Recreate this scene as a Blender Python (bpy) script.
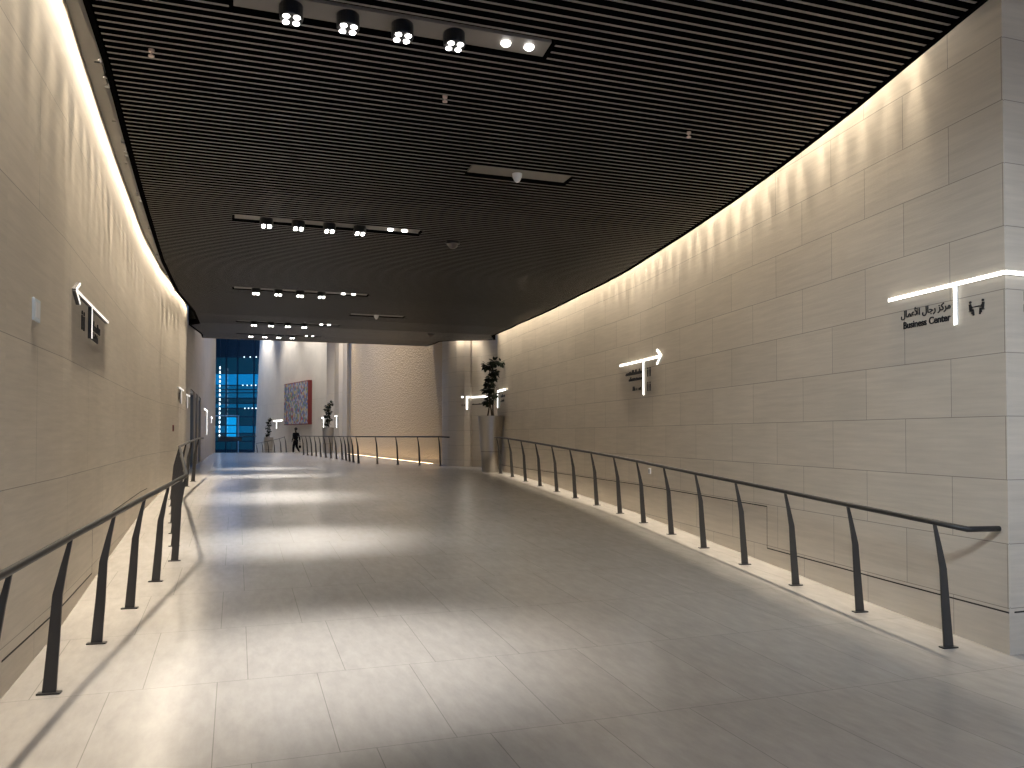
import bpy, bmesh, math, random
from mathutils import Vector, Matrix
random.seed(7)
S = bpy.context.scene
COL = S.collection
for o in list(bpy.data.objects): bpy.data.objects.remove(o)

# ------------------------------------------------------------------ camera
cd = bpy.data.cameras.new('camera'); cam = bpy.data.objects.new('camera', cd); COL.objects.link(cam)
cam.location = (0, 0, 1.6); cam.rotation_euler = (math.radians(91.2), 0, 0)
cd.sensor_width = 36; cd.lens = 36 * 800 / 1024; cd.shift_y = 34.2 / 1024; cd.clip_end = 400
S.camera = cam
S.view_settings.view_transform = 'Standard'; S.view_settings.look = 'None'
S.view_settings.gamma = 1; S.view_settings.use_curve_mapping = False
S.view_settings.exposure = 0.74
# ------------------------------------------------------------------ world: blue dusk
W = bpy.data.worlds.new('dusk'); S.world = W; W.use_nodes = True
bg = W.node_tree.nodes['Background']; bg.inputs[0].default_value = (0.13, 0.35, 0.85, 1); bg.inputs[1].default_value = 2.4
# lamp powers
P_TRACK, P_DOWN, P_ATR, P_LOBBY = 50, 17, 3600, 330
WARM = (1, .86, .67); NEUT = (1, .96, .91)

def spot(loc, target, power, size, blend, color, radius=.03):
    l = bpy.data.lights.new('lamp_beam', 'SPOT'); l.energy = power; l.spot_size = math.radians(size); l.spot_blend = blend
    l.color = color; l.shadow_soft_size = radius
    o = bpy.data.objects.new('lamp_beam', l); COL.objects.link(o); o.location = loc
    d = Vector(target) - Vector(loc); o.rotation_euler = d.to_track_quat('-Z', 'Y').to_euler()
    return o

def strip(a, b, power, width, color):
    a = Vector(a); b = Vector(b); l = bpy.data.lights.new('strip_beam', 'AREA'); l.shape = 'RECTANGLE'; l.size = (b - a).length; l.size_y = width
    l.energy = power * (b - a).length; l.color = color
    o = bpy.data.objects.new('strip_beam', l); COL.objects.link(o); o.location = (a + b) / 2
    x = (b - a).normalized(); z = Vector((0, 0, 1)); y = z.cross(x).normalized(); z = x.cross(y)
    o.rotation_euler = Matrix((x, y, z)).transposed().to_euler(); return o
P_LIN_R, P_LIN_L = 12, 5
# ------------------------------------------------------------------ plan data
TX, TY = .9455, .3256                       # direction across the corridor (slats, tracks)
def tu(x, y): return TX * x + TY * y, -TY * x + TX * y
def xy(t, u): return TX * t - TY * u, TY * t + TX * u
def interp(v, xs, ys):
    if v <= xs[0]: return ys[0]
    for i in range(len(xs) - 1):
        if v <= xs[i + 1]: return ys[i] + (ys[i + 1] - ys[i]) * (v - xs[i]) / (xs[i + 1] - xs[i])
    return ys[-1]
FX = [-8, 4.2, 19, 47.6, 120]; FZ = [0, 0, .6068, .6068, -2.434]
def F(x, y): return interp(tu(x, y)[1], FX, FZ)
CX = [-8, 0, 2, 4.25, 5.85, 7.2, 8.2, 9.5, 11, 13, 16, 19, 21, 25, 27.3]
CZ = [5.9, 5.35, 5.1, 4.80, 4.59, 4.48, 4.42, 4.37, 4.34, 4.31, 4.29, 4.30, 4.36, 4.60, 4.72]
def C(u): return interp(u, CX, CZ)

RW = [(3.6, 5.82), (3.33, 7.05), (3.12, 8.1), (2.91, 9.12), (2.69, 10.15), (2.48, 11.17), (2.26, 12.22), (2.05, 13.26), (1.77, 14.31), (1.47, 15.35), (1.18, 16.42), (.88, 17.49), (.58, 18.5), (.27, 19.5), (-.05, 20.8), (-.41, 22.3)]
LW = [(-3.0, 4.73), (-3.48, 6.19), (-4.66, 9.4), (-5.75, 12.4), (-6.6, 15), (-7.25, 17.4), (-8.15, 20)]
LB = [(-1.3, -5), (-1.3, -.5), (-3.0, 4.73)]

# ------------------------------------------------------------------ materials
MATS = {}
def mat(name, color, rough=.5, metal=0, emit=None, estr=1, spec=None, coat=0):
    if name in MATS: return MATS[name]
    m = bpy.data.materials.new(name); m.use_nodes = True; b = m.node_tree.nodes['Principled BSDF']
    b.inputs['Base Color'].default_value = (*color, 1); b.inputs['Roughness'].default_value = rough; b.inputs['Metallic'].default_value = metal
    if spec is not None: b.inputs['Specular IOR Level'].default_value = spec
    if emit: b.inputs['Emission Color'].default_value = (*emit, 1); b.inputs['Emission Strength'].default_value = estr
    MATS[name] = m; return m
class G:
    def __init__(s, m): s.nt = m.node_tree; s.n = s.nt.nodes; s.l = s.nt.links
    def node(s, t, **k):
        n = s.n.new(t)
        for a, v in k.items():
            if a.startswith('i_'):
                key = a[2:]; key = int(key) if key.isdigit() else key.replace('_', ' ')
                if hasattr(v, 'links') or isinstance(v, bpy.types.NodeSocket): s.l.new(v, n.inputs[key])
                else: n.inputs[key].default_value = v
            else: setattr(n, a, v)
        return n
    def link(s, a, b): s.l.new(a, b)

def stone(name, base, bw, bh, ox, oy, offset, joint=.004, rough=.6, vary=.07, bumpd=.15, streak=(.5, 7), jcol=.45, grain=.35, spec=.4, stagger_freq=2):
    m = mat(name, base, rough, spec=spec); g = G(m); b = g.n['Principled BSDF']
    uv = g.node('ShaderNodeUVMap', uv_map='UVMap').outputs[0]
    mp = g.node('ShaderNodeMapping', i_0=uv); mp.inputs['Location'].default_value = (ox, oy, 0)
    br = g.node('ShaderNodeTexBrick', i_0=mp.outputs[0], offset=offset, offset_frequency=stagger_freq)
    br.inputs['Color1'].default_value = (1 - vary, 1 - vary, 1 - vary, 1); br.inputs['Color2'].default_value = (1, 1, 1, 1)
    br.inputs['Mortar'].default_value = (jcol, jcol, jcol, 1); br.inputs['Scale'].default_value = 1
    br.inputs['Mortar Size'].default_value = joint; br.inputs['Mortar Smooth'].default_value = .3
    br.inputs['Brick Width'].default_value = bw; br.inputs['Row Height'].default_value = bh
    # grain, stretched along the bedding
    mp2 = g.node('ShaderNodeMapping', i_0=uv); mp2.inputs['Scale'].default_value = (streak[0], streak[1], 1)
    nz = g.node('ShaderNodeTexNoise', i_0=mp2.outputs[0]); nz.inputs['Scale'].default_value = 3; nz.inputs['Detail'].default_value = 8; nz.inputs['Roughness'].default_value = .65
    cr = g.node('ShaderNodeMapRange', i_0=nz.outputs[0]); cr.inputs['From Min'].default_value = .3; cr.inputs['From Max'].default_value = .7
    cr.inputs['To Min'].default_value = 1 - grain * .35; cr.inputs['To Max'].default_value = 1
    n2 = g.node('ShaderNodeTexNoise', i_0=uv); n2.inputs['Scale'].default_value = 1.3; n2.inputs['Detail'].default_value = 3
    c2 = g.node('ShaderNodeMapRange', i_0=n2.outputs[0]); c2.inputs['From Min'].default_value = .3; c2.inputs['From Max'].default_value = .7
    c2.inputs['To Min'].default_value = .93; c2.inputs['To Max'].default_value = 1.0
    mu = g.node('ShaderNodeMath', operation='MULTIPLY', i_0=cr.outputs[0], i_1=c2.outputs[0])
    m1 = g.node('ShaderNodeMix', data_type='RGBA', blend_type='MULTIPLY'); m1.inputs[0].default_value = 1
    m1.inputs[6].default_value = (*base, 1); g.link(br.outputs[0], m1.inputs[7])
    m2 = g.node('ShaderNodeMix', data_type='RGBA', blend_type='MULTIPLY'); m2.inputs[0].default_value = 1
    g.link(m1.outputs[2], m2.inputs[6]); g.link(mu.outputs[0], m2.inputs[7]); g.link(m2.outputs[2], b.inputs['Base Color'])
    if bumpd:
        bp = g.node('ShaderNodeBump'); bp.inputs['Strength'].default_value = bumpd; bp.inputs['Distance'].default_value = .01
        g.link(nz.outputs[0], bp.inputs['Height']); g.link(bp.outputs[0], b.inputs['Normal'])
    return m
M_WALL = stone('limestone_blocks', (.67, .60, .50), 1.05, .465, .515, -.343 + .465 * 4, .5, joint=.0035, grain=.45)
M_WALLL = stone('limestone_large', (.65, .58, .48), 2.1, .93, .3, -.343 + .465 * 2, .5, joint=.003, grain=.45)
M_PLAIN = stone('limestone_smooth', (.64, .58, .50), 3.0, .465, 0, -.343 + .465 * 4, .5, joint=.003, grain=.3)
M_ATR = stone('limestone_atrium', (.62, .57, .50), 1.4, 9, 0, 5, 0, joint=.006, grain=.25, jcol=.7)
M_FLOOR = stone('floor_stone', (.49, .465, .435), .61, 1.25, -.69, -4.13 + 1.25 * 8, .3, joint=.0028, rough=.23, vary=.035, bumpd=.04, streak=(4, 1.2), grain=.5, jcol=.62, spec=.45)
def rough_stone():
    m = mat('chiselled_stone', (.62, .49, .33), .8); g = G(m); b = g.n['Principled BSDF']
    uv = g.node('ShaderNodeUVMap', uv_map='UVMap').outputs[0]
    mp = g.node('ShaderNodeMapping', i_0=uv); mp.inputs['Scale'].default_value = (1, 2.2, 1)
    v = g.node('ShaderNodeTexVoronoi', i_0=mp.outputs[0]); v.inputs['Scale'].default_value = 9
    n = g.node('ShaderNodeTexNoise', i_0=mp.outputs[0]); n.inputs['Scale'].default_value = 12; n.inputs['Detail'].default_value = 8
    a = g.node('ShaderNodeMath', operation='ADD', i_0=v.outputs[0], i_1=n.outputs[0])
    bp = g.node('ShaderNodeBump'); bp.inputs['Strength'].default_value = .7; bp.inputs['Distance'].default_value = .03
    g.link(a.outputs[0], bp.inputs['Height']); g.link(bp.outputs[0], b.inputs['Normal'])
    cr = g.node('ShaderNodeMapRange', i_0=n.outputs[0]); cr.inputs['To Min'].default_value = .75; cr.inputs['To Max'].default_value = 1.1
    mx = g.node('ShaderNodeMix', data_type='RGBA', blend_type='MULTIPLY'); mx.inputs[0].default_value = 1; mx.inputs[6].default_value = (.62, .49, .33, 1)
    g.link(cr.outputs[0], mx.inputs[7]); g.link(mx.outputs[2], b.inputs['Base Color'])
    return m
M_ROUGH = rough_stone()
M_GROOVE = mat('shadow_gap', (.03, .025, .02), .9)
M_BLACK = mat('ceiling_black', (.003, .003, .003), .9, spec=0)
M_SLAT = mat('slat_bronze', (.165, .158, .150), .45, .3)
M_PANEL = mat('track_panel', (.17, .155, .14), .5)
M_LAMPB = mat('lamp_black', (.012, .012, .014), .35)
M_LED = mat('led_white', (1, 1, 1), .4, emit=(1, .97, .92), estr=9)
M_RAIL = mat('rail_bronze', (.04, .039, .038), .42, .5)
M_POST = mat('post_bronze', (.055, .053, .052), .5, .3)
M_STEEL = mat('brushed_steel', (.46, .43, .39), .33, 1)
M_TROUGH = mat('trough_metal', (.12, .118, .115), .5, .3)
M_SIGNL = mat('sign_light', (1, 1, 1), .5, emit=(1, .97, .9), estr=3.2)
M_SIGNW = mat('sign_lit_face', (.9, .88, .85), .5, emit=(1, .93, .88), estr=.55)
M_SIGND = mat('sign_dark', (.02, .018, .016), .5)
M_INK = mat('sign_ink', (.012, .012, .015), .6)
M_LEAF = mat('leaf_dark', (.012, .018, .010), .7, spec=.2)
M_STEM = mat('stem_brown', (.05, .035, .022), .8)
M_SOIL = mat('soil', (.03, .022, .015), .95)
M_WHITEP = mat('white_plastic', (.75, .76, .78), .4)
M_GREYP = mat('grey_plastic', (.35, .35, .35), .4)
M_RED = mat('red_plastic', (.20, .02, .015), .4)
M_MULL = mat('mullion_dark', (.015, .03, .045), .4, .3)
M_FRAME = mat('steel_frame', (.22, .25, .29), .3, .8)

def glass(name, tint, refl=.12):
    m = bpy.data.materials.new(name); m.use_nodes = True; g = G(m); nt = g.nt
    out = g.n['Material Output']; g.n.remove(g.n['Principled BSDF'])
    tr = g.node('ShaderNodeBsdfTransparent'); tr.inputs[0].default_value = (*tint, 1)
    gl = g.node('ShaderNodeBsdfGlossy'); gl.inputs['Roughness'].default_value = .03; gl.inputs['Color'].default_value = (.8, .9, 1, 1)
    mx = g.node('ShaderNodeMixShader'); mx.inputs[0].default_value = refl
    g.link(tr.outputs[0], mx.inputs[1]); g.link(gl.outputs[0], mx.inputs[2]); g.link(mx.outputs[0], out.inputs[0])
    MATS[name] = m; return m
GL_CLEAR = glass('glass_clear', (.03, .38, .40), .06)
GL_MID = glass('glass_teal', (.02, .26, .26), .06)
GL_DARK = glass('glass_deep_teal', (.02, .13, .12), .06)
GL_DEEP = glass('glass_spandrel', (.02, .045, .055), .06)
GL_PORTAL = glass('glass_portal', (.04, .50, .50), .06)

# ------------------------------------------------------------------ mesh helpers
def link(name, me, m=None, parent=None, smooth=False):
    o = bpy.data.objects.new(name, me); COL.objects.link(o)
    if m is not None: me.materials.append(m)
    if parent is not None: o.parent = parent
    if smooth:
        for p in me.polygons: p.use_smooth = True
    return o
def fromlist(name, vs, fs, m, parent=None, uvs=None, smooth=False):
    me = bpy.data.meshes.new(name); me.from_pydata([tuple(v) for v in vs], [], fs)
    if uvs is not None:
        L = me.uv_layers.new(name='UVMap')
        for p in me.polygons:
            for li in p.loop_indices: L.data[li].uv = uvs[me.loops[li].vertex_index]
    me.update(); return link(name, me, m, parent, smooth)
def fin(name, bm, m, parent=None, smooth=False):
    me = bpy.data.meshes.new(name); bmesh.ops.recalc_face_normals(bm, faces=bm.faces); bm.to_mesh(me); bm.free()
    return link(name, me, m, parent, smooth)
def box(bm, c, ex, ey, ez):
    """box centred at c with half-axis vectors"""
    c = Vector(c); ex = Vector(ex); ey = Vector(ey); ez = Vector(ez)
    vs = [bm.verts.new(c + i * ex + j * ey + k * ez) for i in (-1, 1) for j in (-1, 1) for k in (-1, 1)]
    for f in ((0, 1, 3, 2), (4, 6, 7, 5), (0, 4, 5, 1), (2, 3, 7, 6), (0, 2, 6, 4), (1, 5, 7, 3)): bm.faces.new([vs[i] for i in f])
def tube(bm, pts, r, n=10, cap=True, flat=1.0):
    pts = [Vector(p) for p in pts]; rings = []
    rr = r if isinstance(r, (list, tuple)) else [r] * len(pts)
    for i, p in enumerate(pts):
        d = (pts[min(i + 1, len(pts) - 1)] - pts[max(i - 1, 0)]).normalized()
        a = d.cross(Vector((0, 0, 1)));
        if a.length < .05: a = d.cross(Vector((1, 0, 0)))
        a.normalize(); b = a.cross(d)
        rings.append([bm.verts.new(p + (a * math.cos(k * 2 * math.pi / n) + b * flat * math.sin(k * 2 * math.pi / n)) * rr[i]) for k in range(n)])
    for A, B in zip(rings, rings[1:]):
        for k in range(n): bm.faces.new((A[k], A[(k + 1) % n], B[(k + 1) % n], B[k]))
    if cap: bm.faces.new(rings[0][::-1]); bm.faces.new(rings[-1])
def lathe(bm, c, prof, n=32, axis=None):
    c = Vector(c); q = Vector((0, 0, 1)).rotation_difference(Vector(axis).normalized()) if axis else None
    rings = []
    for r, z in prof:
        ring = []
        for k in range(n):
            v = Vector((r * math.cos(k * 2 * math.pi / n), r * math.sin(k * 2 * math.pi / n), z))
            if q: v = q @ v
            ring.append(bm.verts.new(c + v))
        rings.append(ring)
    for A, B in zip(rings, rings[1:]):
        for k in range(n): bm.faces.new((A[k], A[(k + 1) % n], B[(k + 1) % n], B[k]))
    bm.faces.new(rings[0][::-1]); bm.faces.new(rings[-1])
def thing(name, label, cat, loc=(0, 0, 0), rz=0, group=None):
    o = bpy.data.objects.new(name, None); COL.objects.link(o); o.location = loc; o.rotation_euler = (0, 0, rz); o.empty_display_size = .1
    o['label'] = label; o['category'] = cat
    if group: o['group'] = group
    return o
def tag(o, label, cat, group=None):
    o['label'] = label; o['category'] = cat
    if group: o['group'] = group
    return o
def struct(o): o['kind'] = 'structure'; return o

class Path:
    """polyline on plan; side = sign so that normal points into the corridor"""
    def __init__(s, pts, side): s.p = pts; s.side = side
    def at(s, d):
        acc = 0
        for (a, b), (c, e) in zip(s.p, s.p[1:]):
            L = math.hypot(c - a, e - b)
            if d <= acc + L or (c, e) == s.p[-1]:
                k = (d - acc) / L; tx, ty = (c - a) / L, (e - b) / L
                return Vector((a + (c - a) * k, b + (e - b) * k, 0)), Vector((tx, ty, 0)), Vector((-ty * s.side, tx * s.side, 0))
            acc += L
    def length(s): return sum(math.hypot(c - a, e - b) for (a, b), (c, e) in zip(s.p, s.p[1:]))
PR = Path(RW, 1); PL = Path(LW, -1)

def wall(name, pts, z0, z1, m, side, thick=.25, s0=0, sub=1):
    """side: +1 if the room lies to the left of the travel direction"""
    P = Path(pts, side); vs = []; uv = []; fs = []; s = s0
    n = len(pts)
    for i, (x, y) in enumerate(pts):
        if i: s += math.hypot(x - pts[i - 1][0], y - pts[i - 1][1])
        tx = pts[min(i + 1, n - 1)][0] - pts[max(i - 1, 0)][0]; ty = pts[min(i + 1, n - 1)][1] - pts[max(i - 1, 0)][1]
        L = math.hypot(tx, ty); nx, ny = -ty / L * side, tx / L * side
        zz1 = z1(x, y) if callable(z1) else z1; zz0 = z0(x, y) if callable(z0) else z0
        vs += [(x, y, zz0), (x, y, zz1), (x - nx * thick, y - ny * thick, zz1), (x - nx * thick, y - ny * thick, zz0)]
        uv += [(s, zz0), (s, zz1), (s, zz1 + thick), (s, zz0 - thick)]
    for i in range(n - 1):
        a = 4 * i; b = a + 4
        for k in range(4): fs.append((a + k, b + k, b + (k + 1) % 4, a + (k + 1) % 4))
    fs += [(0, 1, 2, 3), (4 * n - 1, 4 * n - 2, 4 * n - 3, 4 * n - 4)]
    o = fromlist(name, vs, fs, m, uvs=uv)
    bm = bmesh.new(); bm.from_mesh(o.data); bmesh.ops.recalc_face_normals(bm, faces=bm.faces); bm.to_mesh(o.data); bm.free()
    return struct(o)

# ------------------------------------------------------------------ floor
def floor():
    us = [-8, -4, 0, 4.2] + [4.2 + 14.8 * k / 8 for k in range(1, 9)] + [24, 30, 36, 42, 47.6, 52, 58, 64, 72, 80, 90]
    ts = [-14, -8, -4, 0, 4, 8, 14, 20]; vs = []; uv = []; fs = []
    for u in us:
        for t in ts:
            x, y = xy(t, u); vs.append((x, y, interp(u, FX, FZ))); uv.append((t, u))
    n = len(ts)
    for i in range(len(us) - 1):
        for j in range(n - 1): fs.append((i * n + j, i * n + j + 1, (i + 1) * n + j + 1, (i + 1) * n + j))
    return struct(fromlist('floor', vs, fs, M_FLOOR, uvs=uv))
floor()

# ------------------------------------------------------------------ walls
def ctop(off): return lambda x, y: C(tu(x, y)[1]) + off
def fbot(x, y): return F(x, y) - .12
wall('wall_right', RW, fbot, ctop(.75), M_WALL, 1, thick=.012)
_c = (3.6, 5.82); _e = (3.6 + TX * 8.9, 5.82 + TY * 8.9)
wall('wall_return', [_e, (_c[0] + .012 * TX, _c[1] + .012 * TY)], -.1, 5.5, M_WALL, 1, s0=-8.9 - .26, thick=.01)
wall('wall_left', LW, fbot, ctop(.47), M_WALLL, -1)
wall('wall_behind_left', LB, -.1, 6.4, M_WALLL, -1, s0=-9.5)
for pts, z0, z1 in (([(12.2, -5), (2, -5)], -.1, 6.4), ([(-.8, -5), (-1.3, -5)], -.1, 6.4), ([(2, -5), (-.8, -5)], -.1, .3), ([(2, -5), (-.8, -5)], 2.5, 6.4)):
    wall('wall_behind', pts, z0, z1, M_PLAIN, -1)  # gap in this unseen wall put in to let blue light reach the corner
wall('wall_lobby', [(12.0, 9), (12.0, -5)], -.1, 6.4, M_PLAIN, -1)
# recess and rounded wall behind the tall planter
wall('wall_recess', [(-.41, 22.3), (-.28, 22.5), (-.3, 24.3), (-1.45, 25.5)], .5, 5.6, M_PLAIN, 1)
arc = [(-1.25, 25.35), (-1.32, 25.15), (-1.5, 25.12), (-1.75, 25.3), (-2.05, 25.75), (-2.28, 26.4), (-2.35, 26.9)]
wall('wall_rounded', arc, .5, 9, M_PLAIN, 1)
wall('wall_textured', [(-2.35, 26.9), (-8.5, 42)], .5, 11, M_ROUGH, 1)
wall('wall_pilasters', [(-8.5, 42), (-8.62, 41.75), (-8.95, 42.6), (-9.3, 43.9), (-9.38, 44.9), (-9.75, 45.0), (-10.35, 46.6), (-10.9, 47.0), (-11.3, 49.3), (-11.8, 51.4)], .4, 11.2, M_ATR, 1)
def art_wall():
    (ax, ay), (bx, by) = (-11.8, 51.4), (-20.85, 65.8)
    vs = []; uv = []; fs = []; n = Vector((ay - by, bx - ax, 0)).normalized() * .6
    L = math.hypot(bx - ax, by - ay)
    for k in range(2):
        z = (-1.5, 12)[k]
        for j in range(2):
            e = Vector((bx, by, z)) + (Vector((-.75, 1.2, 0)) if (j and not k) else Vector((0, 0, 0))) if j else Vector((ax, ay, z))
            if j and k: e += Vector((.35, -.55, 0))
            vs.append(e); uv.append((j * L, z)); vs.append(e - n); uv.append((j * L, z))
    fs = [(0, 2, 6, 4), (1, 5, 7, 3), (0, 4, 5, 1), (2, 3, 7, 6), (4, 6, 7, 5), (0, 1, 3, 2)]
    return struct(fromlist('wall_art', vs, fs, M_ATR, uvs=uv))
art_wall()
# left side beyond the landing
LW2 = [(-8.5, 20.2), (-9.6, 24), (-17.8, 48)]
PL2 = Path(LW2, -1)
def cut(P, a, b):
    acc = 0; out = [tuple(P.at(a)[0][:2])]
    for i in range(len(P.p)):
        if i: acc += math.hypot(P.p[i][0] - P.p[i - 1][0], P.p[i][1] - P.p[i - 1][1])
        if a < acc < b: out.append(P.p[i])
    out.append(tuple(P.at(b)[0][:2])); return out
wall('wall_left_return', [(-8.15, 20), (-8.5, 20.2)], .45, 5.0, M_PLAIN, -1)
DOORS = [(3.45, 5.35), (5.95, 7.35), (8.05, 9.75)]
edges = [0] + [e for d in DOORS for e in d] + [PL2.length()]
for i in range(0, len(edges), 2):
    wall('wall_left_far', cut(PL2, edges[i], edges[i + 1]), .45, 11.5, M_ATR, -1, s0=edges[i])
for a, b in DOORS:
    wall('wall_left_far', cut(PL2, a, b), 2.96, 11.5, M_ATR, -1, s0=a)
wall('wall_left_end', [(-17.8, 48), (-28.3, 76)], -1.6, 12, M_ATR, -1)
for k, (a, b) in enumerate(DOORS):
    p, t, n = PL2.at((a + b) / 2); hw = (b - a) / 2
    r = bpy.data.objects.new('door_%d' % (k + 1), None); COL.objects.link(r); r.location = (p.x, p.y, .607); struct(r)
    bm = bmesh.new(); c0 = Vector((0, 0, 0))
    for s in (-1, 1): box(bm, t * s * (hw - .06) - n * .10 + Vector((0, 0, 1.175)), t * .06, n * .06, Vector((0, 0, 1.175)))
    box(bm, -n * .10 + Vector((0, 0, 2.30)), t * hw, n * .06, Vector((0, 0, .05)))
    fin('door_frame', bm, M_FRAME, r)
    bm = bmesh.new(); box(bm, -n * .12 + Vector((0, 0, 1.13)), t * (hw - .1), n * .012, Vector((0, 0, 1.12)))
    fin('glass_leaf', bm, mat('door_glass', (.012, .03, .06), .06, 0, spec=1.0), r)

# shadow gap grooves: proud of nothing, a dark recessed strip in the wall face
def groove(P, parts, label_side):
    bm = bmesh.new()
    for kind, a, b, z in parts:
        if kind == 'h':
            cum = [0]
            for (x1, y1), (x2, y2) in zip(P.p, P.p[1:]): cum.append(cum[-1] + math.hypot(x2 - x1, y2 - y1))
            st = [a] + [q for q in cum if a < q < b] + [b]
            for q0, q1 in zip(st, st[1:]):
                p, t, nn = P.at(q0 + .0005); q, _, _ = P.at(q1 - .0005)
                c = (p + q) / 2 + Vector((0, 0, z)); box(bm, c, (q - p) / 2, nn * .002, Vector((0, 0, .006)))
        else:
            p, t, nn = P.at(a); box(bm, p + Vector((0, 0, (z[0] + z[1]) / 2)), t * .004, nn * .0012, Vector((0, 0, (z[1] - z[0]) / 2)))
    struct(fin('trim_gap_' + label_side, bm, M_GROOVE))
groove(PR, [('h', 0, 3.39, .312), ('v', 3.39, 0, (.312, .785)), ('h', 3.39, 10.5, .785), ('v', 10.5, 0, (.6, .785)), ('h', 10.5, 16.8, .785)], 'right')
groove(PL, [('h', 0, 3.19, .268), ('v', 3.19, 0, (.268, .69)), ('h', 3.19, 9, .72)], 'left')
bm = bmesh.new(); box(bm, Vector(((_c[0] + _e[0]) / 2, (_c[1] + _e[1]) / 2, .312)), Vector((TX * 4.4, TY * 4.4, 0)), Vector((TY * .0012, -TX * .0012, 0)), Vector((0, 0, .006)))
struct(fin('trim_gap_return', bm, M_GROOVE))

# ------------------------------------------------------------------ ceiling
SL_L, SL_R = .29, .13
lpts = [(-1.3 + SL_L, -5)] + [(-1.3 + SL_L, -.5)] + [(x + SL_L, y) for x, y in LW] + [(-8.2, 20.2), (-9.35, 24), (-11.2, 29)]
rpts = [(x - SL_R, y) for x, y in RW] + [(-.5, 24.1), (-1.3, 24.8), (-1.8, 24.95), (-2.3, 25.5), (-2.6, 26.8), (-3.0, 28.2)]
Lt = [tu(*p) for p in lpts]; Rt = [tu(*p) for p in rpts]
def tl(u): return interp(u, [q[1] for q in Lt], [q[0] for q in Lt])
def tr(u): return 11.5 if u < 4.30 else interp(u, [q[1] for q in Rt], [q[0] for q in Rt])
TRACKS = [(5.78, -.04, 2.28), (10.65, -.04, 2.33), (15.5, -.06, 2.37), (20.35, 0.0, 2.4), (24.9, 0, 2.4)]
PLATES = [(8.16, 2.34, 3.46), (18.1, 2.42, 3.6)]
HOLES = [(u, a, b, .12) for u, a, b in TRACKS] + [(u, a, b, .125) for u, a, b in PLATES]
bm = bmesh.new()
u = -3.0
def P3(t, u, z): x, y = xy(t, u); return Vector((x, y, z))
UV_ = Vector((-TY, TX, 0)); TV_ = Vector((TX, TY, 0))
while u < 27.2:
    a, b = tl(u) + .05, tr(u) - .05; segs = [(a, b)]
    for hu, h0, h1, hw in HOLES:
        if abs(u - hu) < hw + .02: segs = [(a, h0 - .03), (h1 + .03, b)]
    for s0, s1 in segs:
        z = C(u) + .022; box(bm, P3((s0 + s1) / 2, u, z), TV_ * (s1 - s0) / 2, UV_ * .014, Vector((0, 0, .022)))
    u += .086
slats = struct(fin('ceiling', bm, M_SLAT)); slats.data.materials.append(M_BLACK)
for pg in slats.data.polygons: pg.material_index = 0 if pg.normal.z < -.5 else 1  # slat sides blackened to stand in for the unlit gaps
# black soffit behind the slats, black edge bands and the slab over it
bm = bmesh.new(); us = [-5 + 1.0 * k for k in range(10)] + [4.295, 4.305] + [5 + .8 * k for k in range(28)] + [27.3]
us = sorted(us); us = [q for q in us if q <= 27.3]
rows = []
for q in us:
    z = C(q) + .11
    rows.append([bm.verts.new(P3(tl(q), q, z)), bm.verts.new(P3(tr(q), q, z)), bm.verts.new(P3(tr(q), q, z + .6)), bm.verts.new(P3(tl(q), q, z + .6))])
for A, B in zip(rows, rows[1:]):
    for k in range(4): bm.faces.new((A[k], A[(k + 1) % 4], B[(k + 1) % 4], B[k]))
bm.faces.new(rows[0]); bm.faces.new(rows[-1][::-1])
struct(fin('ceiling_soffit', bm, M_BLACK))
def band(fn, sign, name, u0, u1, ex=0):
    bm = bmesh.new(); prev = None; q = u0
    while q <= u1 + 1e-6:
        t0 = fn(q); z = C(q) - .012
        ring = [P3(t0, q, z), P3(t0 + sign * .04, q, z), P3(t0 + sign * .04, q, z + .2), P3(t0, q, z + .2)]
        ring = [bm.verts.new(v) for v in ring]
        if prev:
            for k in range(4): bm.faces.new((prev[k], prev[(k + 1) % 4], ring[(k + 1) % 4], ring[k]))
        else: bm.faces.new(ring)
        prev = ring; q += .3
    bm.faces.new(prev[::-1]); struct(fin(name, bm, M_BLACK))
band(tl, 1, 'trim_ceiling_left', -3, 27.2); band(tr, -1, 'trim_ceiling_right', 4.32, 27.2)
bm = bmesh.new(); za = C(27.3)
box(bm, P3((tl(27.3) + tr(27.3)) / 2, 27.33, za + .32), TV_ * (tr(27.3) - tl(27.3)) / 2, UV_ * .04, Vector((0, 0, .34)))
struct(fin('trim_ceiling_end', bm, mat('fascia_grey', (.22, .20, .18), .6)))
# caps closing the light slots
def cap(P, offs, w, name, m):
    bm = bmesh.new(); prev = None; L = P.length(); k = 0; n = int(L / .5)
    for i in range(n + 1):
        p, t, nn = P.at(L * i / n); z = C(tu(p.x, p.y)[1]) + offs
        ring = [bm.verts.new(v) for v in (p + Vector((0, 0, z)) - nn * .01, p + nn * w + Vector((0, 0, z)), p + nn * w + Vector((0, 0, z + .06)), p + Vector((0, 0, z + .06)) - nn * .01)]
        if prev:
            for k in range(4): bm.faces.new((prev[k], prev[(k + 1) % 4], ring[(k + 1) % 4], ring[k]))
        else: bm.faces.new(ring)
        prev = ring
    bm.faces.new(prev[::-1]); struct(fin(name, bm, m))
cap(PR, .69, .3, 'trim_slot_right', M_TROUGH); cap(PL, .45, .5, 'trim_slot_left', M_TROUGH)
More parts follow.
